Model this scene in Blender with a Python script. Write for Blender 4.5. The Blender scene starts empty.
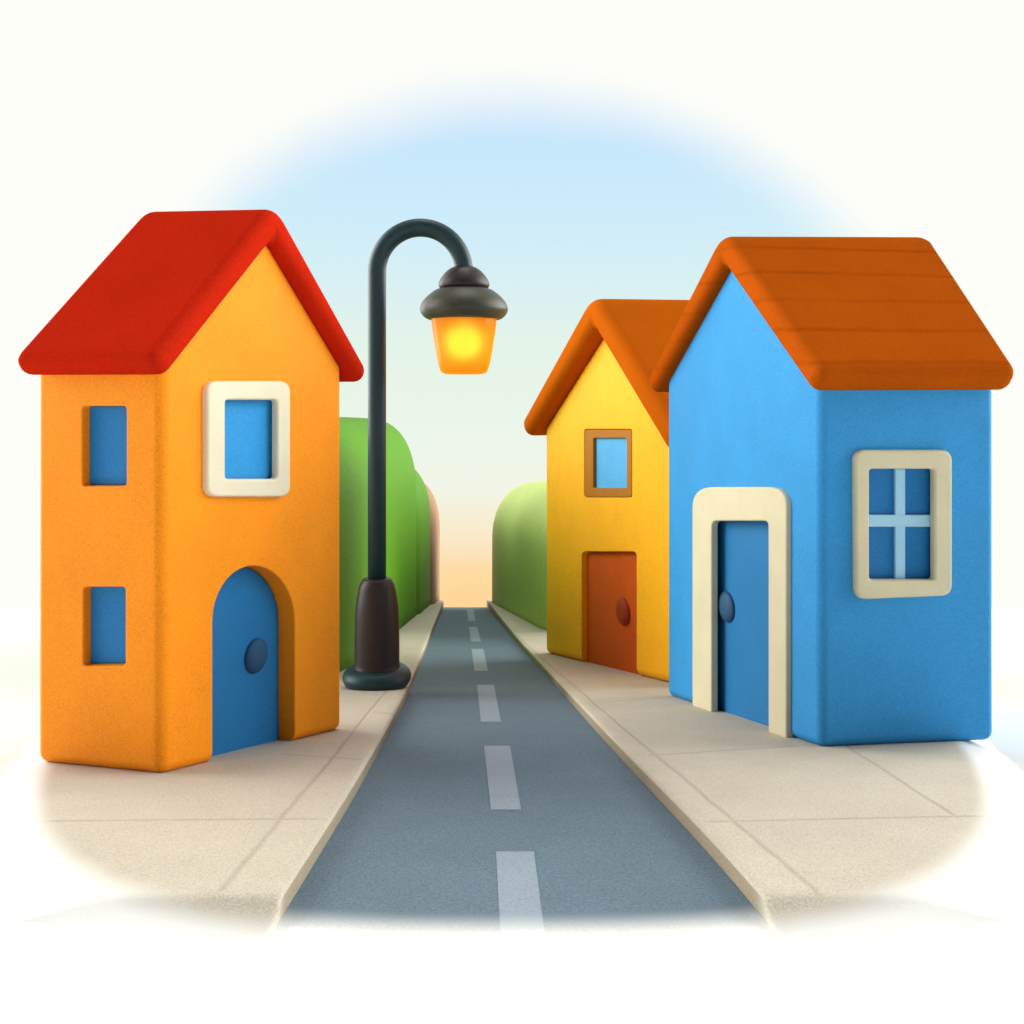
import bpy, bmesh, math, random
from mathutils import Vector, Matrix, noise
random.seed(7)
S = bpy.context.scene
COL = S.collection
F, CX, HY = 970.0, 512.0, 382.0          # lens in pixels, principal point: the eye is at the origin looking along +Y
SLOPE = 195.0/F                          # the street runs downhill
H0 = 2000.0/F                            # eye height above the pavement
KERB = 0.15
CREST = 71.0

# ------------------------------------------------------------------ helpers
def srgb(r, g, b):
    f = lambda c: (c/255/12.92) if c/255 <= 0.04045 else ((c/255+0.055)/1.055)**2.4
    return (f(r), f(g), f(b), 1)

def gz(y):                               # pavement level
    z = -H0 - SLOPE*y
    if y > 30: z += 0.42*min(1, (y-30)/(CREST-30))
    return z
def rz_(y):                              # carriageway level
    return -H0 - KERB - SLOPE*y
def on_ground(px, py, k=0.0):
    d = (2000.0 + k*F)/(py-577.0)
    return ((px-CX)/F*d, d)

def link(name, me, mat, parent=None):
    o = bpy.data.objects.new(name, me)
    COL.objects.link(o)
    if mat: me.materials.append(mat)
    if parent:
        o.parent = parent
        if parent.type == 'EMPTY': o.matrix_parent_inverse = Matrix.Translation(-Vector(parent.location))
    return o

def obj(name, bm, mat, parent=None, smooth=True, bevel=0, seg=3, ang=40, wn=True, sub=0):
    me = bpy.data.meshes.new(name)
    bmesh.ops.recalc_face_normals(bm, faces=bm.faces)
    bm.to_mesh(me); bm.free()
    o = link(name, me, mat, parent)
    if smooth:
        for p in me.polygons: p.use_smooth = True
    if bevel:
        m = o.modifiers.new('b', 'BEVEL'); m.width = bevel; m.segments = seg
        m.limit_method = 'ANGLE'; m.angle_limit = math.radians(ang)
        m.use_clamp_overlap = True
    if sub:
        m = o.modifiers.new('s', 'SUBSURF'); m.levels = sub; m.render_levels = sub
    if wn and smooth and not sub:
        m = o.modifiers.new('w', 'WEIGHTED_NORMAL'); m.keep_sharp = True; m.weight = 80
    return o

def thing(name, label, cat, loc, group=None):
    o = bpy.data.objects.new(name, None); COL.objects.link(o)
    o.empty_display_size = 0.3
    o.location = loc; o['label'] = label; o['category'] = cat
    if group: o['group'] = group
    return o

def prism(bm, base, off):
    """closed prism: polygon 'base' (list of Vector) swept by vector 'off'"""
    a = [bm.verts.new(p) for p in base]
    b = [bm.verts.new(p+off) for p in base]
    n = len(a)
    bm.faces.new(a); bm.faces.new(list(reversed(b)))
    for i in range(n):
        j = (i+1) % n
        bm.faces.new((a[i], b[i], b[j], a[j]))
def ring(bm, outer, inner, off):
    n = len(outer)
    A = [bm.verts.new(p) for p in outer]; B = [bm.verts.new(p) for p in inner]
    A2 = [bm.verts.new(p+off) for p in outer]; B2 = [bm.verts.new(p+off) for p in inner]
    for i in range(n):
        j = (i+1) % n
        bm.faces.new((A[i], A[j], B[j], B[i])); bm.faces.new((A2[i], B2[i], B2[j], A2[j]))
        bm.faces.new((A[i], A2[i], A2[j], A[j])); bm.faces.new((B[i], B[j], B2[j], B2[i]))

def rquad(q, r, n=6):
    """rounded polygon through corners q, radius r at each corner (r may be a list)"""
    out = []
    m = len(q)
    for i in range(m):
        p = Vector(q[i]); a = Vector(q[i-1]); b = Vector(q[(i+1) % m])
        ri = r[i] if isinstance(r, (list, tuple)) else r
        if ri <= 0:
            out += [p.copy() for _ in range(1)]; continue
        u = (a-p).normalized(); v = (b-p).normalized()
        p0 = p+u*ri; p1 = p+v*ri
        for k in range(n+1):
            t = k/n
            # circular-like blend
            w = 0.5-0.5*math.cos(t*math.pi/1) if False else t
            out.append((1-w)**2*p0 + 2*w*(1-w)*p + w*w*p1)
    return out
def rect(x0, y0, x1, y1): return [(x0, y1), (x1, y1), (x1, y0), (x0, y0)]

# ------------------------------------------------------------------ materials
def new_mat(name):
    m = bpy.data.materials.new(name); m.use_nodes = True
    nt = m.node_tree; nt.nodes.clear()
    return m, nt
def node(nt, t, **kw):
    n = nt.nodes.new(t)
    for k, v in kw.items(): setattr(n, k, v)
    return n
def math_(nt, op, a, b=None, c=None, clamp=False):
    n = node(nt, 'ShaderNodeMath', operation=op, use_clamp=clamp)
    for i, v in enumerate((a, b, c)):
        if v is None: continue
        if isinstance(v, (int, float)): n.inputs[i].default_value = v
        else: nt.links.new(v, n.inputs[i])
    return n.outputs[0]
def mixc(nt, f, a, b, blend='MIX'):
    n = node(nt, 'ShaderNodeMix', data_type='RGBA', blend_type=blend)
    for s, v in ((0, f), (6, a), (7, b)):
        if isinstance(v, (int, float, tuple)): n.inputs[s].default_value = v
        else: nt.links.new(v, n.inputs[s])
    return n.outputs[2]

def clay(name, col, rough=0.65, grain=0.16, fine=70.0, bump=0.35, spec=0.15, mott=0.10, fade=False, lines=None, alt=None, courses=None, gscale=1.0, sheen=0.0):
    """matt painted clay: grain, mottling and a fine pimpled surface"""
    m, nt = new_mat(name)
    out = node(nt, 'ShaderNodeOutputMaterial'); bs = node(nt, 'ShaderNodeBsdfPrincipled')
    nt.links.new(bs.outputs[0], out.inputs[0])
    pos = node(nt, 'ShaderNodeNewGeometry').outputs['Position']
    n1 = node(nt, 'ShaderNodeTexNoise'); n1.inputs['Scale'].default_value = fine*gscale; n1.inputs['Detail'].default_value = 3; n1.inputs['Roughness'].default_value = .7
    n2 = node(nt, 'ShaderNodeTexNoise'); n2.inputs['Scale'].default_value = 1.6; n2.inputs['Detail'].default_value = 4
    nt.links.new(pos, n1.inputs['Vector']); nt.links.new(pos, n2.inputs['Vector'])
    g = math_(nt, 'MULTIPLY_ADD', math_(nt, 'SUBTRACT', n1.outputs[0], 0.5), grain*7.5, 1.0)
    mo = math_(nt, 'MULTIPLY_ADD', math_(nt, 'SUBTRACT', n2.outputs[0], 0.5), mott*2, 1.0)
    v = math_(nt, 'MULTIPLY', g, mo)
    base = (col[0], col[1], col[2], 1)
    if alt:
        n3 = node(nt, 'ShaderNodeTexNoise'); n3.inputs['Scale'].default_value = 0.9; n3.inputs['Detail'].default_value = 2
        nt.links.new(pos, n3.inputs['Vector'])
        base = mixc(nt, n3.outputs[0], base, (alt[0], alt[1], alt[2], 1))
    vm = node(nt, 'ShaderNodeVectorMath', operation='SCALE')
    if isinstance(base, tuple): vm.inputs[0].default_value = base[:3]
    else: nt.links.new(base, vm.inputs[0])
    nt.links.new(v, vm.inputs['Scale'])
    c = vm.outputs[0]
    height = math_(nt, 'MULTIPLY', n1.outputs[0], 0.009)
    sep = node(nt, 'ShaderNodeSeparateXYZ'); nt.links.new(pos, sep.inputs[0])
    X, Y, Z = sep.outputs
    if lines:                              # joints between paving slabs: (x0,y0,x1,y1,width)
        wob = math_(nt, 'MULTIPLY', math_(nt, 'SUBTRACT', n2.outputs[0], .5), .05)
        tot = None
        for (x0, y0, x1, y1, w) in lines:
            dx, dy = x1-x0, y1-y0; L = math.hypot(dx, dy); ux, uy = dx/L, dy/L
            rx = math_(nt, 'SUBTRACT', X, x0); ry = math_(nt, 'SUBTRACT', Y, y0)
            t = math_(nt, 'ADD', math_(nt, 'MULTIPLY', rx, ux), math_(nt, 'MULTIPLY', ry, uy))
            s = math_(nt, 'ADD', math_(nt, 'SUBTRACT', math_(nt, 'MULTIPLY', rx, -uy), math_(nt, 'MULTIPLY', ry, -ux)), wob)
            across = math_(nt, 'SUBTRACT', 1.0, math_(nt, 'DIVIDE', math_(nt, 'ABSOLUTE', s), w), clamp=True)
            o1 = math_(nt, 'DIVIDE', t, .12, clamp=True); o2 = math_(nt, 'DIVIDE', math_(nt, 'SUBTRACT', L, t), .12, clamp=True)
            k = math_(nt, 'MULTIPLY', across, math_(nt, 'MULTIPLY', o1, o2))
            tot = k if tot is None else math_(nt, 'MAXIMUM', tot, k)
        c = mixc(nt, math_(nt, 'MULTIPLY', tot, .34), c, (0.20, 0.16, 0.11, 1))
        height = math_(nt, 'SUBTRACT', height, math_(nt, 'MULTIPLY', tot, 0.02))
    if courses:                            # faint courses of roofing, spaced by height
        z0, st = courses
        ph = math_(nt, 'FRACT', math_(nt, 'ADD', math_(nt, 'DIVIDE', math_(nt, 'SUBTRACT', Z, z0), st), math_(nt, 'MULTIPLY', n2.outputs[0], .12)))
        ln = math_(nt, 'SUBTRACT', 1.0, math_(nt, 'DIVIDE', math_(nt, 'ABSOLUTE', math_(nt, 'SUBTRACT', ph, .5)), .10), clamp=True)
        n4 = node(nt, 'ShaderNodeTexNoise'); n4.inputs['Scale'].default_value = 1.3
        nt.links.new(pos, n4.inputs['Vector'])
        ln = math_(nt, 'MULTIPLY', ln, n4.outputs[0])
        c = mixc(nt, math_(nt, 'MULTIPLY', ln, .55), c, (col[0]*.45, col[1]*.4, col[2]*.4, 1))
        height = math_(nt, 'SUBTRACT', height, math_(nt, 'MULTIPLY', ln, .02))
    if fade:                               # the paint thins out to the white ground at the edge of the town
        ax = math_(nt, 'POWER', math_(nt, 'ABSOLUTE', X), 2.8)
        e = math_(nt, 'SUBTRACT', math_(nt, 'SUBTRACT', Y, {'slab': 5.68, 'kerb': 6.0}.get(fade, 6.12)), math_(nt, 'MULTIPLY', ax, .0525))
        if fade == 'slab':                 # the sloping front end thins out towards its foot
            dep = math_(nt, 'SUBTRACT', math_(nt, 'ADD', math_(nt, 'ADD', Z, H0+.04), math_(nt, 'MULTIPLY', Y, SLOPE)), 0.0)
            e = math_(nt, 'ADD', e, math_(nt, 'MULTIPLY', math_(nt, 'MULTIPLY', math_(nt, 'MINIMUM', dep, 0.0), 2.2), math_(nt, 'LESS_THAN', Y, 6.257)))
        e = math_(nt, 'ADD', e, math_(nt, 'MULTIPLY', math_(nt, 'SUBTRACT', n1.outputs[0], .5), .25))
        mr = node(nt, 'ShaderNodeMapRange', interpolation_type='SMOOTHSTEP')
        nt.links.new(e, mr.inputs[0]); mr.inputs[1].default_value = -0.3; mr.inputs[2].default_value = 0.3
        c = mixc(nt, mr.outputs[0], (.78, .78, .75, 1), c)
    nt.links.new(c, bs.inputs['Base Color'])
    bs.inputs['Roughness'].default_value = rough
    bs.inputs['Specular IOR Level'].default_value = spec
    if bump:
        bp = node(nt, 'ShaderNodeBump'); bp.inputs['Strength'].default_value = bump; bp.inputs['Distance'].default_value = 1.0
        nt.links.new(height, bp.inputs['Height']); nt.links.new(bp.outputs[0], bs.inputs['Normal'])
    return m

M = {}
M['orange'] = clay('orange_plaster', (.98, .31, .009), alt=(.97, .28, .007))
M['red'] = clay('red_roof', (.49, .018, .005), rough=.7, spec=.0)
M['brown_roof'] = clay('brown_roof', (.42, .077, .004), rough=.7, spec=.0, courses=(0.05, .42))
M['brown_roof2'] = clay('brown_roof_plain', (.49, .100, .004), rough=.7, spec=.0)
M['blue'] = clay('blue_plaster', (.036, .295, .66))
M['yellow'] = clay('yellow_plaster', (.99, .46, .010), gscale=.5)
M['door_blue'] = clay('blue_door', (.009, .17, .42), spec=.3)
M['pane_blue'] = clay('blue_pane', (.035, .30, .68), rough=.5, spec=.12)
M['pane_light'] = clay('light_blue_pane', (.10, .42, .80), rough=.5, spec=.12, gscale=.5)
M['pane_dark'] = clay('deep_blue_pane', (.018, .18, .46), rough=.5, spec=.12)
M['cream'] = clay('cream_frame', (.78, .70, .52), grain=.05)
M['cream2'] = clay('pale_olive_frame', (.66, .61, .42), grain=.05)
M['bar_blue'] = clay('pale_blue_bar', (.35, .62, .82), grain=.05)
M['rust'] = clay('rust_door', (.60, .085, .004), gscale=.5)
M['rust_knob'] = clay('rust_knob', (.30, .035, .004))
M['ochre'] = clay('ochre_reveal', (.42, .15, .008))
M['knob_blue'] = clay('dark_blue_knob', (.008, .07, .17), spec=.4)
M['iron'] = clay('grey_green_iron', (.014, .044, .050), rough=.42, grain=.10, fine=25, spec=.3)
M['iron_brown'] = clay('brown_iron', (.032, .021, .022), rough=.42, grain=.10, fine=25, spec=.3)
M['iron_olive'] = clay('olive_iron', (.055, .058, .036), rough=.42, grain=.10, fine=25, spec=.3)
M['hedge'] = clay('bright_green_foliage', (.088, .255, .006), grain=.18, fine=18, rough=.6, bump=.5, spec=.08)
M['hedge2'] = clay('soft_green_foliage', (.50, .60, .20), grain=.14, fine=14, rough=.7, bump=.5, spec=.05)
M['hedge3'] = clay('brown_foliage', (.36, .20, .11), grain=.10, fine=10, rough=.7, bump=.5)

jl = []
def gl(p, q, w): 
    a = on_ground(*p); b = on_ground(*q); jl.append((a[0], a[1], b[0], b[1], w))
gl((40, 821), (327, 819), .045); gl((278, 754), (366, 760), .045); gl((218, 895), (396, 680), .04)
gl((700, 822), (990, 816), .045); gl((640, 756), (800, 746), .045); gl((602, 702), (690, 696), .05)
gl((822, 897), (516, 636), .04); gl((838, 741), (960, 820), .04); gl((372, 712), (402, 715), .05)
M['pave'] = clay('beige_paving', (.485, .438, .350), grain=.17, fine=60, fade='slab', lines=jl, rough=.8, spec=.2)
M['kerb'] = clay('darker_kerb_face', (.30, .255, .185), grain=.18, fine=60, fade='kerb', rough=.8, spec=.1)  # darker tone, used on the kerb's side face only
M['asphalt'] = clay('blue_grey_asphalt', (.108, .160, .202), grain=.24, fine=50, fade=True, rough=.85, spec=.2, bump=.5)
M['paint'] = clay('worn_white_paint', (.235, .295, .345), grain=.14, fine=50, fade=True, rough=.8, spec=.2, bump=.5)
M['white'] = clay('white_ground', (.78, .78, .75), grain=.0, mott=.0, bump=0, rough=.9, spec=0)

# ------------------------------------------------------------------ ground
def strip(rows, mat, name):
    """rows: list of lists of 3-D points (equal length) -> sheet"""
    bm = bmesh.new()
    V = [[bm.verts.new(p) for p in r] for r in rows]
    for i in range(len(V)-1):
        for j in range(len(V[0])-1):
            bm.faces.new((V[i][j], V[i][j+1], V[i+1][j+1], V[i+1][j]))
    for f in bm.faces:
        if f.normal.z < 0: f.normal_flip()
    me = bpy.data.meshes.new(name); bm.to_mesh(me); bm.free()
    o = link(name, me, mat); o['kind'] = 'structure'
    for p in me.polygons: p.use_smooth = True
    return o
ys = [-60, -20, 0, 4, 6, 8, 12, 18, 25, 35, 50, 60, 68, 70, CREST, CREST+.6, CREST+2, CREST+6, CREST+30, CREST+120, CREST+600]
def wz(y):
    if y <= CREST: return rz_(y)-.012
    d = y-CREST
    return rz_(CREST)-.012-SLOPE*d - .25*max(0, d-.3)
xs = [-900, -300, -100, -40, -20, -10, -5, 0, 5, 10, 20, 40, 100, 300, 900]
strip([[Vector((x, y, wz(y))) for x in xs] for y in ys], M['white'], 'ground')

LE = [(279, 927), (319, 860), (352, 805), (393, 730), (413, 685), (430, 640), (444, 608)]
RE = [(767, 926), (711, 858), (613, 752), (560, 692), (514, 640), (487, 608)]
LE = [on_ground(*p, k=KERB) for p in LE]; RE = [on_ground(*p, k=KERB) for p in RE]
def edge(tab, y):
    if y <= tab[0][1]:
        (x0, y0), (x1, y1) = tab[0], tab[1]
    elif y >= tab[-1][1]:
        (x0, y0), (x1, y1) = tab[-2], tab[-1]
    else:
        for a, b in zip(tab, tab[1:]):
            if a[1] <= y <= b[1]: (x0, y0), (x1, y1) = a, b; break
    return x0+(x1-x0)*(y-y0)/(y1-y0)
def smooth_edge(tab, y):
    return sum(edge(tab, y*(1+.1*k)) for k in (-1, -.5, 0, .5, 1))/5
RY = [5.2, 5.6, 5.9, 6.3, 6.7, 7.2, 8, 9, 10, 11, 12, 13.5, 15, 17, 19, 22, 25, 30, 35, 42, 50, 58, 65, 69, CREST]
rows = []
for y in RY:
    a, b = smooth_edge(LE, y), smooth_edge(RE, y)
    rows.append([Vector((a-.2+(b-a+.4)*t/6, y, rz_(y)-(.04 if y < 5.3 else 0))) for t in range(7)])
strip(rows, M['asphalt'], 'road')

# dashed centre line
def dash(l0, l1, y0, y1):
    """px of the left/right edge at top (y0) and bottom (y1)"""
    bm = bmesh.new()
    P = [(l0[0], y0), (l0[1], y0), (l1[1], y1), (l1[0], y1)]
    W = [on_ground(*p, k=KERB) for p in P]
    vs = [Vector((x, y, rz_(y)+(.004 if y > 6.1 else .0006))) for x, y in W]
    c = sum(vs, Vector())/4
    A = [bm.verts.new(v) for v in vs]
    bm.faces.new(A)
    bmesh.ops.subdivide_edges(bm, edges=bm.edges, cuts=2, use_grid_fill=True)
    for f in bm.faces:
        if f.normal.z < 0: f.normal_flip()
    me = bpy.data.meshes.new('centre_line_dash'); bm.to_mesh(me); bm.free()
    o = link('centre_line_dash', me, M['paint']); o['kind'] = 'structure'
    o['group'] = 'dashes of the centre line painted on the road'
dash((496, 534), (500.5, 545), 852, 936)
dash((484, 510), (491, 521), 746, 810)
dash((477, 494), (481, 501), 685, 722)
dash((471.5, 483.5), (474.5, 488), 649, 671)
dash((469, 477), (471, 481), 627, 641.5)
dash((467, 473.5), (468.5, 475.5), 609.5, 621)

def slab(tab, side, xfar, name, front):
    """pavement with its kerb: a thick rounded slab following the carriageway edge, running out to the ground where the town ends"""
    bm = bmesh.new()
    YY = [front]+[y for y in (6.35, 6.5, 6.7, 6.9, 7.2, 7.6, 8, 8.5, 9, 9.25, 9.5, 9.75, 10, 10.25, 10.5, 10.75, 11, 11.5, 12, 12.5, 13, 13.5) if y > front]+[y for y in RY if y > 14]
    DX = [0, .015, .05, .15, .3, .5, .75, 1, 1.3, 1.6, 2, 2.5, 2.75, 3, 3.2, 3.4, 3.6, 3.8, 4, 4.25, 4.5, 4.75, 5, 5.25, 5.5, 5.75, 6, 6.5, 8, 10]
    def run_out(x, y):                      # 1 on the pavement, 0 where it has sunk into the ground
        g = math.sqrt(1+(.147*abs(x)**1.8)**2)
        return 1+(y-5.62-.0525*abs(x)**2.8)/g/.6
    def top(x, y):
        e = run_out(x, y); e = max(0, min(1, e)); e = e*e*(3-2*e)
        lo = rz_(y)-.03
        return lo+(gz(y)-lo)*e
    G = []
    for i, y in enumerate(YY):
        x0 = smooth_edge(tab, y)+side*0.02
        row = [bm.verts.new((x0, y, rz_(y)-.05))]
        for k, d in enumerate(DX):
            x = x0+side*d
            z = top(x, y) - (.03, .01, 0)[min(k, 2)]
            row.append(bm.verts.new((x, y + (.0 if i else (.0)), z-(.02 if i == 0 else 0))))
        G.append(row)
    out_ = lambda v: run_out(v.co.x, v.co.y) < -.02
    nk = []
    for p, q in zip(G, G[1:]):
        for k in range(len(p)-1):
            if all(out_(v) for v in (p[k], q[k], q[k+1], p[k+1])): continue
            bm.faces.new((p[k], q[k], q[k+1], p[k+1])); nk.append(k)
    for row in (G[0],):                    # front face down to the carriageway level
        f = [bm.verts.new((v.co.x, v.co.y-.03, v.co.z-.03)) for v in row[1:]]
        g = [bm.verts.new((v.co.x, v.co.y-.42, min(v.co.z-.03, rz_(v.co.y-.42)-.03))) for v in row[1:]]
        for k in range(len(f)-1):
            if out_(row[k+1]): continue
            bm.faces.new((row[k+1], row[k+2], f[k+1], f[k])); bm.faces.new((f[k], f[k+1], g[k+1], g[k]))
        bm.faces.new((row[0], row[1], f[0], g[0]))
    # far end
    row = G[-1]
    f = [bm.verts.new((v.co.x, v.co.y+.01, rz_(v.co.y)-.3)) for v in row]
    for k in range(len(f)-1): bm.faces.new((row[k], row[k+1], f[k+1], f[k]))
    bmesh.ops.delete(bm, geom=[v for v in bm.verts if not v.link_faces], context='VERTS')
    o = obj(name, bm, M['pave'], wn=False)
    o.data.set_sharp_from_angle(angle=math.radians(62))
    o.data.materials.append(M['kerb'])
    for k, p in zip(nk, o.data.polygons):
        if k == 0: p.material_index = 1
    o['kind'] = 'structure'
    return o
slab(LE, -1, -13, 'pavement', 6.26)
slab(RE, 1, 13, 'pavement', 6.26)

# ------------------------------------------------------------------ houses
class Wall:
    """vertical wall plane through A and B (plan points); n points outwards"""
    def __init__(s, A, B, inside):
        s.A = Vector((A[0], A[1], 0)); s.B = Vector((B[0], B[1], 0))
        s.a = (s.B-s.A).normalized(); s.n = Vector((s.a.y, -s.a.x, 0))
        if s.n.dot(Vector((inside[0], inside[1], 0))-s.A) > 0: s.n = -s.n
    def px(s, x, y):
        d = Vector(((x-CX)/F, 1, (HY-y)/F))
        t = s.A.dot(s.n)/d.dot(s.n)
        return d*t
    def face(s, pts, depth=0.0):           # outline measured on the plane 'depth' behind (+) or before (-) the wall
        out = []
        for x, y in pts:
            d = Vector(((x-CX)/F, 1, (HY-y)/F))
            out.append(d*((s.A.dot(s.n)-depth)/d.dot(s.n)))
        return out
    def poly(s, pts, depth=0.0):           # depth > 0: inwards
        return [s.px(p[0], p[1]) - s.n*depth for p in pts]

def boolean_cut(o, cutters):
    for c in cutters:
        m = o.modifiers.new('cut', 'BOOLEAN'); m.operation = 'DIFFERENCE'; m.object = c; m.solver = 'EXACT'
    dg = bpy.context.evaluated_depsgraph_get(); dg.update()
    me = bpy.data.meshes.new_from_object(o.evaluated_get(dg))
    o.modifiers.clear(); old = o.data; o.data = me; bpy.data.meshes.remove(old)
    for c in cutters:
        md = c.data; bpy.data.objects.remove(c); bpy.data.meshes.remove(md)
    for p in me.polygons: p.use_smooth = True

def body(root, A, B, Cc, z0, m, mat, cut_fn, rad=.12, fr=.5):
    """gabled body: A near corner, B far end of the gable wall, Cc far end of the side wall"""
    A3, B3, C3 = (Vector((p[0], p[1], 0)) for p in (A, B, Cc))
    side = C3-A3; L = (B3-A3).length
    sec = []
    ca = A3; cb = B3
    def pt(base, z): return Vector((base.x, base.y, z))
    bm = bmesh.new()
    V = []
    for off in (Vector((0, 0, 0)), side):
        a, b = A3+off, B3+off
        mid = a+(b-a)*fr
        up = .10
        V.append([bm.verts.new(v) for v in (pt(a, gz(a.y)-.01), pt(b, gz(b.y)-.01), pt(b, z0+up), pt(mid, z0+m*L/2+up), pt(a, z0+up))])
    bm.faces.new(V[0]); bm.faces.new(list(reversed(V[1])))
    for i in range(5):
        j = (i+1) % 5
        bm.faces.new((V[0][i], V[0][j], V[1][j], V[1][i]))
    bmesh.ops.recalc_face_normals(bm, faces=bm.faces)
    bmesh.ops.bevel(bm, geom=list(bm.edges), offset=rad, segments=5, profile=.5, affect='EDGES', clamp_overlap=True)
    me = bpy.data.meshes.new('wall'); bm.to_mesh(me); bm.free()
    o = link('wall', me, mat, root)
    cuts = []
    for poly, off in cut_fn:
        b2 = bmesh.new(); prism(b2, poly, off); bmesh.ops.recalc_face_normals(b2, faces=b2.faces)
        mc = bpy.data.meshes.new('cut'); b2.to_mesh(mc); b2.free()
        cuts.append(link('cut', mc, None))
    boolean_cut(o, cuts)
    bv = o.modifiers.new('b', 'BEVEL'); bv.width = .02; bv.segments = 3; bv.limit_method = 'ANGLE'; bv.angle_limit = math.radians(55)
    w = o.modifiers.new('w', 'WEIGHTED_NORMAL'); w.weight = 90
    return o

def roof(root, A, B, Cc, z0, m, th, e0, e1, o, ob, mat, rad, fr=.5, rise=0, push=0):
    A3, B3, C3 = (Vector((p[0], p[1], 0)) for p in (A, B, Cc))
    a = (B3-A3).normalized(); L = (B3-A3).length
    side = (C3-A3); w = side.length; s = side.normalized()
    ma = m*.5/fr; mb = m*.5/(1-fr); za = z0+m*L/2
    sa, ca = math.sin(math.atan(ma)), math.cos(math.atan(ma)); sb, cb = math.sin(math.atan(mb)), math.cos(math.atan(mb))
    poly = [(-e0, z0-ma*e0), (L*fr, za), (L+e1, z0-mb*e1), (L+e1+th*sb, z0-mb*e1+th*cb), (L*fr, za+th/((ca+cb)/2)), (-e0-th*sa, z0-ma*e0+th*ca)]
    ap = Vector(poly[4]); g0 = (Vector(poly[3])-ap).normalized(); g1 = (Vector(poly[5])-ap).normalized()
    rr_ = th*1.0; arc = []
    for k in range(8):                      # softly rounded ridge
        t = k/7; arc.append(tuple((1-t)**2*(ap+g0*rr_)+2*t*(1-t)*ap+t*t*(ap+g1*rr_)))
    up_ = (ap.y-(arc[3][1]+arc[4][1])/2)*.55
    poly = poly[:4]+[(x, z+up_) for x, z in arc]+poly[5:]
    start = A3 - s*o
    base = [start + a*t + Vector((0, 0, z)) for t, z in poly]
    bm = bmesh.new(); prism(bm, base, s*(w+o+ob))
    bm.verts.ensure_lookup_table()
    NP_ = len(poly)
    for k in [1]+list(range(4, 12)):                       # the ridge lifts a little and juts out at the back gable
        bm.verts[NP_+k].co += s*push + Vector((0, 0, rise))
    return obj('roof', bm, mat, root, bevel=rad, seg=6, ang=28)

def panel(root, name, wall, pts, d_front, d_back, mat, bevel=.015):
    bm = bmesh.new()
    prism(bm, wall.poly(pts, d_front), -wall.n*(d_back-d_front))
    return obj(name, bm, mat, root, bevel=bevel, seg=3)
def frame(root, name, wall, outer, inner, d_front, d_back, mat, bevel=.03):
    bm = bmesh.new()
    ring(bm, wall.face(outer, d_front), wall.face(inner, d_front), -wall.n*(d_back-d_front))
    return obj(name, bm, mat, root, bevel=bevel, seg=5, ang=50)
def knob(root, wall, px, py, rx, rz, mat, depth, out=.09):
    c = wall.px(px, py) - wall.n*depth
    bm = bmesh.new()
    bmesh.ops.create_uvsphere(bm, u_segments=32, v_segments=20, radius=1)
    X = wall.a; N = wall.n; Zv = Vector((0, 0, 1))
    for v in bm.verts:
        q = v.co.copy()
        rr = math.hypot(q.x, q.z)
        k = 1-.10*math.exp(-(rr/.35)**2)*(1 if q.y > 0 else 0)
        v.co = c + X*(q.x*rx) + N*(q.y*out*k) + Zv*(q.z*rz)
    return obj('knob', bm, mat, root, wn=False)

def arch(x0, x1, yt, ys, yb, n=18, ybr=None):
    """arched opening outline in the wall's own picture: springing at ys"""
    pts = [(x0, yb), (x1, ybr if ybr else yb)]
    cx, r = (x0+x1)/2, (x1-x0)/2
    for k in range(n+1):
        t = math.pi*k/n
        pts.append((cx+r*math.cos(t), ys-(ys-yt)*math.sin(t)))
    return pts

# --- orange house, left
A1, B1, C1 = on_ground(162, 774.5), on_ground(343, 729), on_ground(35, 762)
h1 = thing('house', 'tall orange house with steep red roof and arched blue door, left of the road', 'house', (A1[0], A1[1], gz(A1[1])))
cen = ((B1[0]+C1[0])/2, (B1[1]+C1[1])/2)
W1 = Wall(A1, B1, cen); W1s = Wall(A1, C1, cen)
door = arch(213, 295, 566, 622, 800)
win = rquad(rect(219, 396, 281, 482), 5)
sw = [rquad(rect(82, 406, 126, 486), 4), rquad(rect(83, 587, 125, 666), 4)]
cuts = [(W1.poly(door, -.3), -W1.n*.58), (W1.poly(win, -.3), -W1.n*.42)]
cuts += [(W1s.poly(p, -.3), -W1s.n*.44) for p in sw]
zz1, m1 = .13, .94
body(h1, A1, B1, C1, zz1, m1, M['orange'], cuts)
roof(h1, A1, B1, C1, zz1, m1, .30, .12, .20, .18, .03, M['red'], .145, rise=.10, push=-.05)
d = panel(h1, 'door', W1, arch(213.5, 294.5, 567, 622, 800), .24, .30, M['door_blue'])
knob(d, W1, 271, 658, .20, .21, M['knob_blue'], .23)
f = frame(h1, 'window', W1, rquad(rect(208, 381, 291, 497), 11), rquad(rect(226, 400, 278, 479), 4), -.08, .03, M['cream'], .035)
panel(f, 'pane', W1, win, .06, .13, M['pane_blue'])
for p in sw: panel(h1, 'window', W1s, p, .10, .15, M['pane_dark'])

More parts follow.
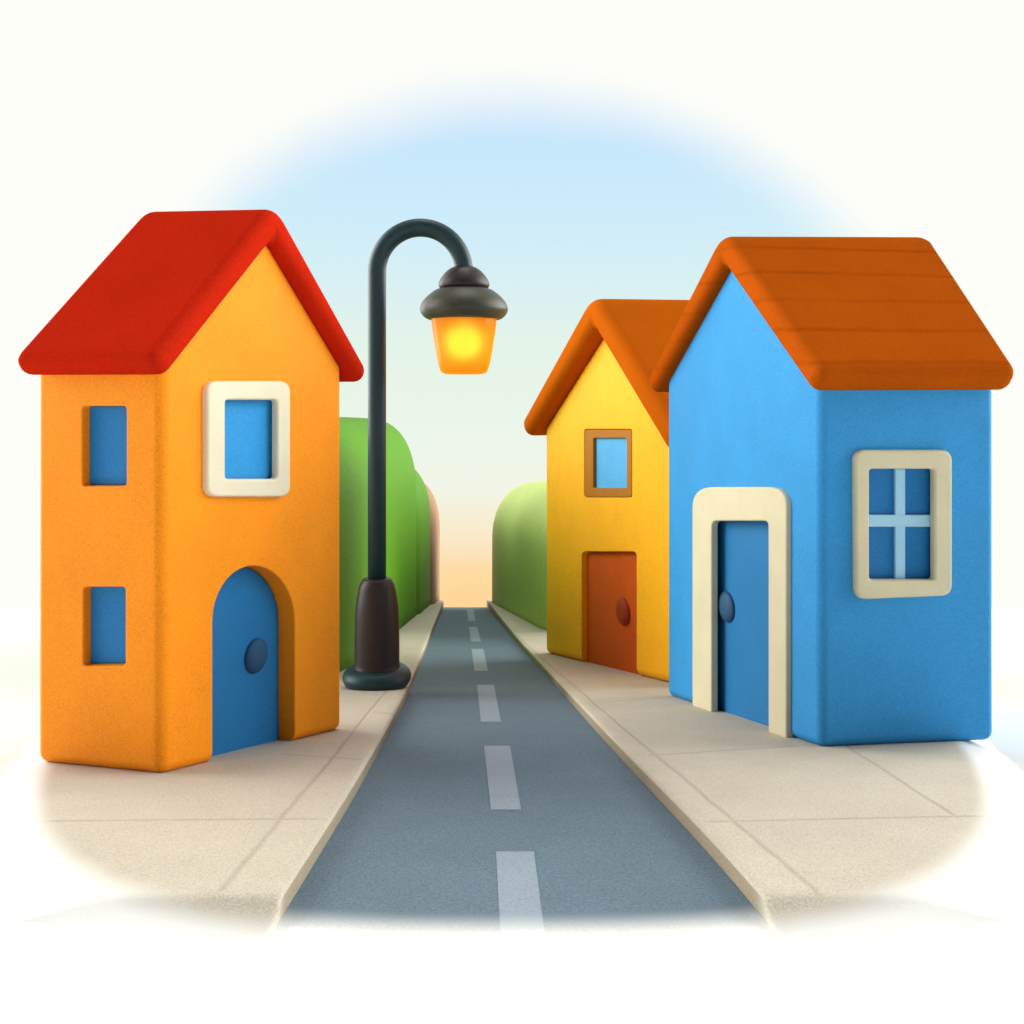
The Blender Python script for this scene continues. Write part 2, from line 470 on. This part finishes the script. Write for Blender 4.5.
# --- blue house, right
A2, B2, C2 = on_ground(820, 747.5), on_ground(667, 695), on_ground(996, 740)
h2 = thing('house', 'bright blue house with brown roof and cream framed door and window', 'house', (A2[0], A2[1], gz(A2[1])))
cen = ((B2[0]+C2[0])/2, (B2[1]+C2[1])/2)
W2 = Wall(A2, B2, cen); W2s = Wall(A2, C2, cen)
dr = rquad([(705, 760), (771, 770), (771, 519), (705, 519)], [0, 0, 7, 7])
wn_ = rquad(rect(868, 468, 938, 583), 5)
cuts = [(W2.poly(dr, -.3), -W2.n*.52), (W2s.poly(wn_, -.3), -W2s.n*.42)]
zz2, m2 = -.05, .665
body(h2, A2, B2, C2, zz2, m2, M['blue'], cuts, fr=.47)
roof(h2, A2, B2, C2, zz2, m2, .37, 16e-2, .30, .21, .07, M['brown_roof'], .16, fr=.47, rise=.10, push=.62)
# door surround: an inverted U standing on the pavement
def ushape(wall, ox0, ox1, oy, ix0, ix1, iy, ro, ri):
    outer = rquad([(ox0, 720), (ox1, 760), (ox1, oy), (ox0, oy)], [0, 0, ro, ro], 8)
    inner = rquad([(ix0, 720), (ix1, 760), (ix1, iy), (ix0, iy)], [0, 0, ri, ri], 8)
    return outer, inner
ou, inn = ushape(W2, 692, 786, 487, 711, 768, 521, 20, 6)
def on_floor(wall, pts, depth):
    """drop the two lowest points of the outline to the pavement"""
    P = wall.poly(pts, depth)
    return P
bm = bmesh.new()
O = W2.face(ou, -.07); I = W2.face(inn, -.07)
for P in (O, I):
    for k in (0, 1): P[k].z = gz(P[k].y)-.02
off = -W2.n*.12
n = len(O)
a = [bm.verts.new(p) for p in O]; b = [bm.verts.new(p) for p in I]
a2 = [bm.verts.new(p+off) for p in O]; b2 = [bm.verts.new(p+off) for p in I]
for i in range(1, n):                      # open at the foot (between points 0 and 1)
    j = (i+1) % n
    bm.faces.new((a[i], a[j], b[j], b[i])); bm.faces.new((a2[i], b2[i], b2[j], a2[j]))
    bm.faces.new((a[i], a2[i], a2[j], a[j])); bm.faces.new((b[i], b[j], b2[j], b2[i]))
for k in (0, 1): bm.faces.new((a[k], b[k], b2[k], a2[k]))
obj('door_frame', bm, M['cream2'], h2, bevel=.03, seg=4, ang=50)
d = panel(h2, 'door', W2, dr, .14, .20, M['door_blue'])
knob(d, W2, 719, 607, .27, .23, M['knob_blue'], .13)
f = frame(h2, 'window', W2s, rquad([(857, 600), (953, 596), (953, 450), (856, 450)], 11), rquad(rect(870, 469, 935, 580), 4), -.09, .03, M['cream2'], .04)
panel(f, 'pane', W2s, wn_, .07, .13, M['pane_dark'])
panel(f, 'glazing_bar', W2s, rect(896.5, 469, 906.5, 582), .02, .068, M['bar_blue'], .012)
panel(f, 'glazing_bar', W2s, rect(869, 515, 937, 527), .012, .060, M['bar_blue'], .012)

# --- yellow house behind it
B3_ = on_ground(545, 653.0); A3_ = (3.25, 18.0)
dv = Vector((B3_[0]-A3_[0], B3_[1]-A3_[1])).normalized()
C3_ = (A3_[0]+dv.y*3.6, A3_[1]-dv.x*3.6)
h3 = thing('house', 'yellow house with rust coloured door and brown roof, behind the blue house', 'house', (A3_[0], A3_[1], gz(A3_[1])))
cen = ((B3_[0]+C3_[0])/2, (B3_[1]+C3_[1])/2)
W3 = Wall(A3_, B3_, cen)
dr = rquad([(581.5, 720), (636.5, 720), (636.5, 551.5), (581.5, 551.5)], [0, 0, 5, 5])
wn_ = rquad(rect(584, 429, 632, 497.5), 3)
cuts = [(W3.poly(dr, -.3), -W3.n*.50), (W3.poly(wn_, -.3), -W3.n*.55)]
zz3, m3 = -1.30, .585
body(h3, A3_, B3_, C3_, zz3, m3, M['yellow'], cuts, rad=.18, fr=.45)
roof(h3, A3_, B3_, C3_, zz3, m3, .60, .12, .50, .46, .4, M['brown_roof2'], .27, fr=.45, rise=.05)
d = panel(h3, 'door', W3, dr, .14, .22, M['rust'])
knob(d, W3, 618, 612, .36, .30, M['rust_knob'], .13, .12)
f = frame(h3, 'window', W3, rquad(rect(584.5, 429.5, 631.5, 497), 3), rquad(rect(593, 438, 626.5, 488), 1), -.0, .09, M['ochre'], .02)
panel(f, 'pane', W3, rect(589, 432, 632, 493), .08, .16, M['pane_light'])

# ------------------------------------------------------------------ street lamp
def lathe(prof, c, n=48):
    bm = bmesh.new()
    rings = []
    for r, z in prof:
        if r <= 1e-5: rings.append([bm.verts.new((c[0], c[1], c[2]+z))])
        else: rings.append([bm.verts.new((c[0]+r*math.cos(2*math.pi*k/n), c[1]+r*math.sin(2*math.pi*k/n), c[2]+z)) for k in range(n)])
    for p, q in zip(rings, rings[1:]):
        for k in range(n):
            j = (k+1) % n
            if len(p) == 1 and len(q) == 1: continue
            if len(p) == 1: bm.faces.new((p[0], q[k], q[j]))
            elif len(q) == 1: bm.faces.new((p[k], p[j], q[0]))
            else: bm.faces.new((p[k], p[j], q[j], q[k]))
    return bm
def smoothprof(pts, n=6):
    """Catmull-Rom through profile points"""
    out = []
    P = [pts[0]]+list(pts)+[pts[-1]]
    for i in range(1, len(P)-2):
        p0, p1, p2, p3 = P[i-1:i+3]
        for k in range(n):
            t = k/n
            out.append(tuple(.5*((2*p1[c])+(-p0[c]+p2[c])*t+(2*p0[c]-5*p1[c]+4*p2[c]-p3[c])*t*t+(-p0[c]+3*p1[c]-3*p2[c]+p3[c])*t**3) for c in (0, 1)))
    out.append(tuple(pts[-1]))
    return [(max(0, r), z) for r, z in out]
LD = 2000/(687.0-577); u = LD/F
lx = (377-CX)*u; lz = gz(LD)
lamp = thing('street_lamp', 'dark iron street lamp with curved neck and glowing yellow lantern', 'street lamp', (lx, LD, lz))
Z = lambda y: (HY-y)*u - lz               # picture row -> height above the lamp's foot
base_y = 681
obj('foot', lathe(smoothprof([(0, 0), (24*u, 0), (30*u, 2*u), (34*u, 9*u), (33*u, 15*u), (28*u, 19.5*u), (20*u, 21*u), (0, 21*u)]), (lx, LD, lz)), M['iron'], lamp, wn=False)
obj('pedestal', lathe(smoothprof([(0, 18*u), (21.5*u, 18*u), (22.3*u, 26*u), (22.2*u, 56*u), (21.3*u, 80*u), (18.3*u, 99*u), (15.6*u, 106*u), (12*u, 109*u), (0, 109.5*u)]), (lx, LD, lz)), M['iron_brown'], lamp, wn=False)
def tube(path, r, n=28):
    bm = bmesh.new(); rings = []
    for i, p in enumerate(path):
        t = (path[min(i+1, len(path)-1)]-path[max(i-1, 0)]).normalized()
        nrm = Vector((0, 1, 0)); bn = t.cross(nrm).normalized()
        rings.append([bm.verts.new(p + r*(math.cos(2*math.pi*k/n)*nrm + math.sin(2*math.pi*k/n)*bn)) for k in range(n)])
    for p, q in zip(rings, rings[1:]):
        for k in range(n): bm.faces.new((p[k], p[(k+1) % n], q[(k+1) % n], q[k]))
    bm.faces.new(rings[0]); bm.faces.new(rings[-1])
    return bm
zc = (HY-272)*u; R = 43.5*u
path = [Vector((lx, LD, lz+95*u)), Vector((lx, LD, zc-6)), Vector((lx, LD, zc-3)), Vector((lx, LD, zc-.3))]
for k in range(29):
    t = math.pi*(1-k/28)
    path.append(Vector((lx+R+R*math.cos(t), LD, zc+R*math.sin(t)*1.02)))
path.append(Vector((lx+2*R, LD, zc-.15)))
obj('pole', tube(path, 9.1*u), M['iron'], lamp, wn=False)
hx = lx+2*R; hz = lambda y: (HY-y)*u
cz = hz(318)
head = (hx, LD, cz)
obj('cap', lathe(smoothprof([(0, 52*u), (9*u, 51.5*u), (17*u, 47*u), (23.5*u, 39*u), (25.5*u, 33*u), (23*u, 29.5*u), (15*u, 28*u), (0, 28*u)]), head), M['iron_brown'], lamp, wn=False)
obj('canopy', lathe(smoothprof([(0, 31*u), (18*u, 30.5*u), (29*u, 27.5*u), (40*u, 18*u), (44*u, 9*u), (41*u, 2*u), (35*u, -1.5*u), (31*u, 1*u), (0, 2*u)]), head), M['iron_olive'], lamp, wn=False)
# lantern glass: a real glowing bulb behind frosted amber glass
m, nt = new_mat('amber_glass')
out = node(nt, 'ShaderNodeOutputMaterial'); tl = node(nt, 'ShaderNodeBsdfTranslucent'); df = node(nt, 'ShaderNodeBsdfPrincipled')
tl.inputs[0].default_value = (1, .42, .012, 1)
df.inputs['Base Color'].default_value = (.9, .36, .01, 1); df.inputs['Roughness'].default_value = .3
rf = node(nt, 'ShaderNodeBsdfRefraction'); rf.inputs[0].default_value = (1, .62, .10, 1); rf.inputs['Roughness'].default_value = 1.0; rf.inputs['IOR'].default_value = 1.33
m2_ = node(nt, 'ShaderNodeMixShader'); m2_.inputs[0].default_value = .5
nt.links.new(tl.outputs[0], m2_.inputs[1]); nt.links.new(rf.outputs[0], m2_.inputs[2])
mx = node(nt, 'ShaderNodeMixShader'); mx.inputs[0].default_value = .25
nt.links.new(m2_.outputs[0], mx.inputs[1]); nt.links.new(df.outputs[0], mx.inputs[2])
nt.links.new(mx.outputs[0], out.inputs[0]); M['glass'] = m
m, nt = new_mat('lit_bulb')
out = node(nt, 'ShaderNodeOutputMaterial'); em = node(nt, 'ShaderNodeEmission')
em.inputs[0].default_value = (1, .70, .30, 1); em.inputs[1].default_value = 3.4
nt.links.new(em.outputs[0], out.inputs[0]); M['bulb'] = m
gp = [(32.5*u, 1*u), (32.3*u, -6*u), (30*u, -22*u), (27*u, -40*u), (24.5*u, -50*u), (22.5*u, -54*u), (17*u, -56.2*u), (0, -56.4*u)]
obj('lantern_glass', lathe(smoothprof(gp), head), M['glass'], lamp, wn=False)
obj('bulb', lathe(smoothprof([(0, -5*u), (9*u, -8*u), (15*u, -16*u), (16*u, -25*u), (12*u, -36*u), (0, -42*u)]), head), M['bulb'], lamp, wn=False)

# ------------------------------------------------------------------ hedges
def hedge(name, label, cat, mat, foot, w, side, zt0, zt1, pw=2.6, endp=9.0, arc=.42, sq=.62, bumpy=.06, group=None):
    """rounded clipped hedge: road-side foot line from foot[0] to foot[1] (plan), depth w away from the road"""
    p0, p1 = Vector(foot[0]), Vector(foot[1])
    ax = (p1-p0); L = ax.length; ax.normalize()
    nr = Vector((ax.y, -ax.x))*side        # away from the road
    bm = bmesh.new(); NS, NP = 64, 48
    rings = []
    for i in range(NS+1):
        s = -math.cos(math.pi*i/NS)         # -1..1, dense at the ends
        k = max(0.0, 1-abs(s)**endp)**(1/endp)
        k = max(k, .02)
        c = p0 + ax*L*(s+1)/2 + nr*w/2
        zb = gz(c.y)-.05
        zt = zt0+(zt1-zt0)*(s+1)/2
        hh = (zt-zb)
        kv = .25+.75*k if False else k**.8
        rg = []
        for j in range(NP+1):
            av = hh*arc                     # the crown's round part, above upright sides
            if j <= 10: xx, zz = 1.0, (hh-av)*j/10
            elif j >= NP-10: xx, zz = -1.0, (hh-av)*(NP-j)/10
            else:
                t = math.pi*(j-10)/(NP-20); xx = math.copysign(abs(math.cos(t))**.9, math.cos(t)); zz = hh-av+av*math.sin(t)**.9
            xx *= w/2*k; zz *= k**.5
            q = Vector((c.x-nr.x*xx, c.y-nr.y*xx, zb+zz))
            nn = noise.noise(q*.10)*bumpy
            q += Vector((-nr.x*nn, 0, nn*min(1, zz)))
            rg.append(bm.verts.new(q))
        rings.append(rg)
    for a_, b_ in zip(rings, rings[1:]):
        for j in range(NP): bm.faces.new((a_[j], a_[j+1], b_[j+1], b_[j]))
        bm.faces.new((a_[0], b_[0], b_[NP], a_[NP]))
    bm.faces.new(rings[0]); bm.faces.new(rings[-1])
    o = obj(name, bm, mat, wn=False)
    o['label'] = label; o['category'] = cat
    if group: o['group'] = group
    return o
def fx(px, d): return ((px-CX)/F*d, d)
hedge('bush', 'largest bright green rounded bush, behind the street lamp', 'bush', M['hedge'], (fx(332, 19.5), fx(420, 50)), 4.0, -1, -.62, -1.9, arc=.36)
hedge('bush', 'narrow green bush lobe between the largest bush and the brown bush', 'bush', M['hedge'], (fx(418, 47), fx(432.5, 66)), 5.4, -1, -3.5, -5.2)
hedge('bush', 'brown rounded bush farthest down the left pavement', 'bush', M['hedge3'], (fx(432, 61), fx(441, 70.8)), 4.4, -1, -5.8, -7.0)
hedge('bush', 'soft pale green rounded bush beside the yellow house', 'bush', M['hedge2'], (fx(547, 35), fx(488.5, 68)), 6.4, 1, -3.8, -6.9, arc=.46)


# ------------------------------------------------------------------ sky, sun, camera
SIDE = 5.2
SUN_EL, SUN_AZ = math.radians(80), math.radians(10)   # azimuth from +Y towards +X
w = bpy.data.worlds.new('World'); S.world = w; w.use_nodes = True
nt = w.node_tree; nt.nodes.clear()
out = node(nt, 'ShaderNodeOutputWorld'); bg = node(nt, 'ShaderNodeBackground')
nt.links.new(bg.outputs[0], out.inputs[0])
tc = node(nt, 'ShaderNodeTexCoord')
nrm = node(nt, 'ShaderNodeVectorMath', operation='NORMALIZE'); nt.links.new(tc.outputs['Generated'], nrm.inputs[0])
sp = node(nt, 'ShaderNodeSeparateXYZ'); nt.links.new(nrm.outputs[0], sp.inputs[0])
dx, dy, dz = sp.outputs
ex = math_(nt, 'DIVIDE', math_(nt, 'ADD', dx, -.005), .408)
ez = math_(nt, 'DIVIDE', math_(nt, 'ADD', dz, .10), .385)
rad = math_(nt, 'SQRT', math_(nt, 'ADD', math_(nt, 'MULTIPLY', ex, ex), math_(nt, 'MULTIPLY', ez, ez)))
cn = node(nt, 'ShaderNodeTexNoise'); cn.inputs['Scale'].default_value = 9; cn.inputs['Detail'].default_value = 4
nt.links.new(nrm.outputs[0], cn.inputs['Vector'])
rad = math_(nt, 'ADD', rad, math_(nt, 'MULTIPLY', math_(nt, 'SUBTRACT', cn.outputs[0], .5), .06))
mr = node(nt, 'ShaderNodeMapRange', interpolation_type='SMOOTHSTEP')
nt.links.new(rad, mr.inputs[0]); mr.inputs[1].default_value = .88; mr.inputs[2].default_value = 1.10
mr.inputs[3].default_value = 1; mr.inputs[4].default_value = 0
gap = math_(nt, 'MULTIPLY', mr.outputs[0], math_(nt, 'GREATER_THAN', dy, 0))
cr = node(nt, 'ShaderNodeValToRGB'); el = cr.color_ramp
zr = math_(nt, 'MULTIPLY_ADD', dz, 1/.52, .24/.52)      # dz -.24 .. .28
nt.links.new(zr, cr.inputs[0])
stops = [(600, (254, 214, 150)), (572, (254, 220, 163)), (535, (251, 234, 202)), (490, (243, 245, 230)), (430, (236, 246, 234)), (350, (229, 244, 233)), (280, (215, 240, 243)), (215, (205, 236, 251)), (150, (199, 231, 252)), (95, (208, 233, 252))]
while len(el.elements) < len(stops): el.elements.new(.5)
for e_, (py, c_) in zip(el.elements, stops):
    v = (HY-py)/F; zc_ = v/math.sqrt(1+v*v)
    e_.position = (zc_+.24)/.52; e_.color = srgb(*c_)
sky = node(nt, 'ShaderNodeTexSky', sky_type='NISHITA'); sky.sun_disc = False
sky.sun_elevation = SUN_EL; sky.sun_rotation = SUN_AZ
sk = node(nt, 'ShaderNodeVectorMath', operation='SCALE'); nt.links.new(sky.outputs[0], sk.inputs[0]); sk.inputs['Scale'].default_value = .03
rear = node(nt, 'ShaderNodeVectorMath', operation='ADD'); nt.links.new(sk.outputs[0], rear.inputs[0]); rear.inputs[1].default_value = (.04, .04, .04)
back = node(nt, 'ShaderNodeMapRange', interpolation_type='SMOOTHSTEP'); nt.links.new(math_(nt, 'MULTIPLY_ADD', math_(nt, 'ABSOLUTE', dx), .0, dy), back.inputs[0])
back.inputs[1].default_value = .06; back.inputs[2].default_value = -.46; back.inputs[3].default_value = 0; back.inputs[4].default_value = 1
def ramp(v, a, b, lo=0.0, hi=1.0):
    n = node(nt, 'ShaderNodeMapRange', interpolation_type='SMOOTHSTEP'); nt.links.new(v, n.inputs[0])
    for i, q in enumerate((a, b, lo, hi)): n.inputs[i+1].default_value = q
    return n.outputs[0]
adx = math_(nt, 'ABSOLUTE', dx)
# bright side areas out of view, added to light the gable walls; dimmer overhead
side_fill = math_(nt, 'MULTIPLY', ramp(adx, .48, .80), ramp(dz, .45, .85, 1, 0))
lift = math_(nt, 'MULTIPLY_ADD', side_fill, SIDE, ramp(dz, .42, .70, .78, .45))
cloud = node(nt, 'ShaderNodeVectorMath', operation='SCALE'); cloud.inputs[0].default_value = (1, 1, .95)
nt.links.new(lift, cloud.inputs['Scale'])
hz_ = node(nt, 'ShaderNodeVectorMath', operation='SCALE'); nt.links.new(cr.outputs[0], hz_.inputs[0]); hz_.inputs['Scale'].default_value = .785
c = mixc(nt, gap, cloud.outputs[0], hz_.outputs[0])
c = mixc(nt, back.outputs[0], c, rear.outputs[0])
nt.links.new(c, bg.inputs[0]); bg.inputs[1].default_value = 1.0

sl = bpy.data.lights.new('sun', 'SUN'); sl.energy = 0.7; sl.angle = math.radians(25); sl.color = (1, .96, .90)
so = bpy.data.objects.new('sun', sl); COL.objects.link(so)
dirv = Vector((math.sin(SUN_AZ)*math.cos(SUN_EL), math.cos(SUN_AZ)*math.cos(SUN_EL), math.sin(SUN_EL)))
so.rotation_euler = (-dirv).to_track_quat('-Z', 'Y').to_euler()

cd = bpy.data.cameras.new('camera'); co = bpy.data.objects.new('camera', cd); COL.objects.link(co)
cd.sensor_width = 36; cd.lens = 36*F/1024; cd.clip_end = 5000; cd.clip_start = .05
cd.shift_y = -(512-HY)/1024
co.rotation_euler = (math.pi/2, 0, 0)
S.camera = co
S.view_settings.view_transform = 'Standard'; S.view_settings.look = 'None'
S.view_settings.exposure = 0.35; S.view_settings.gamma = 1
S.render.resolution_x = S.render.resolution_y = 1024
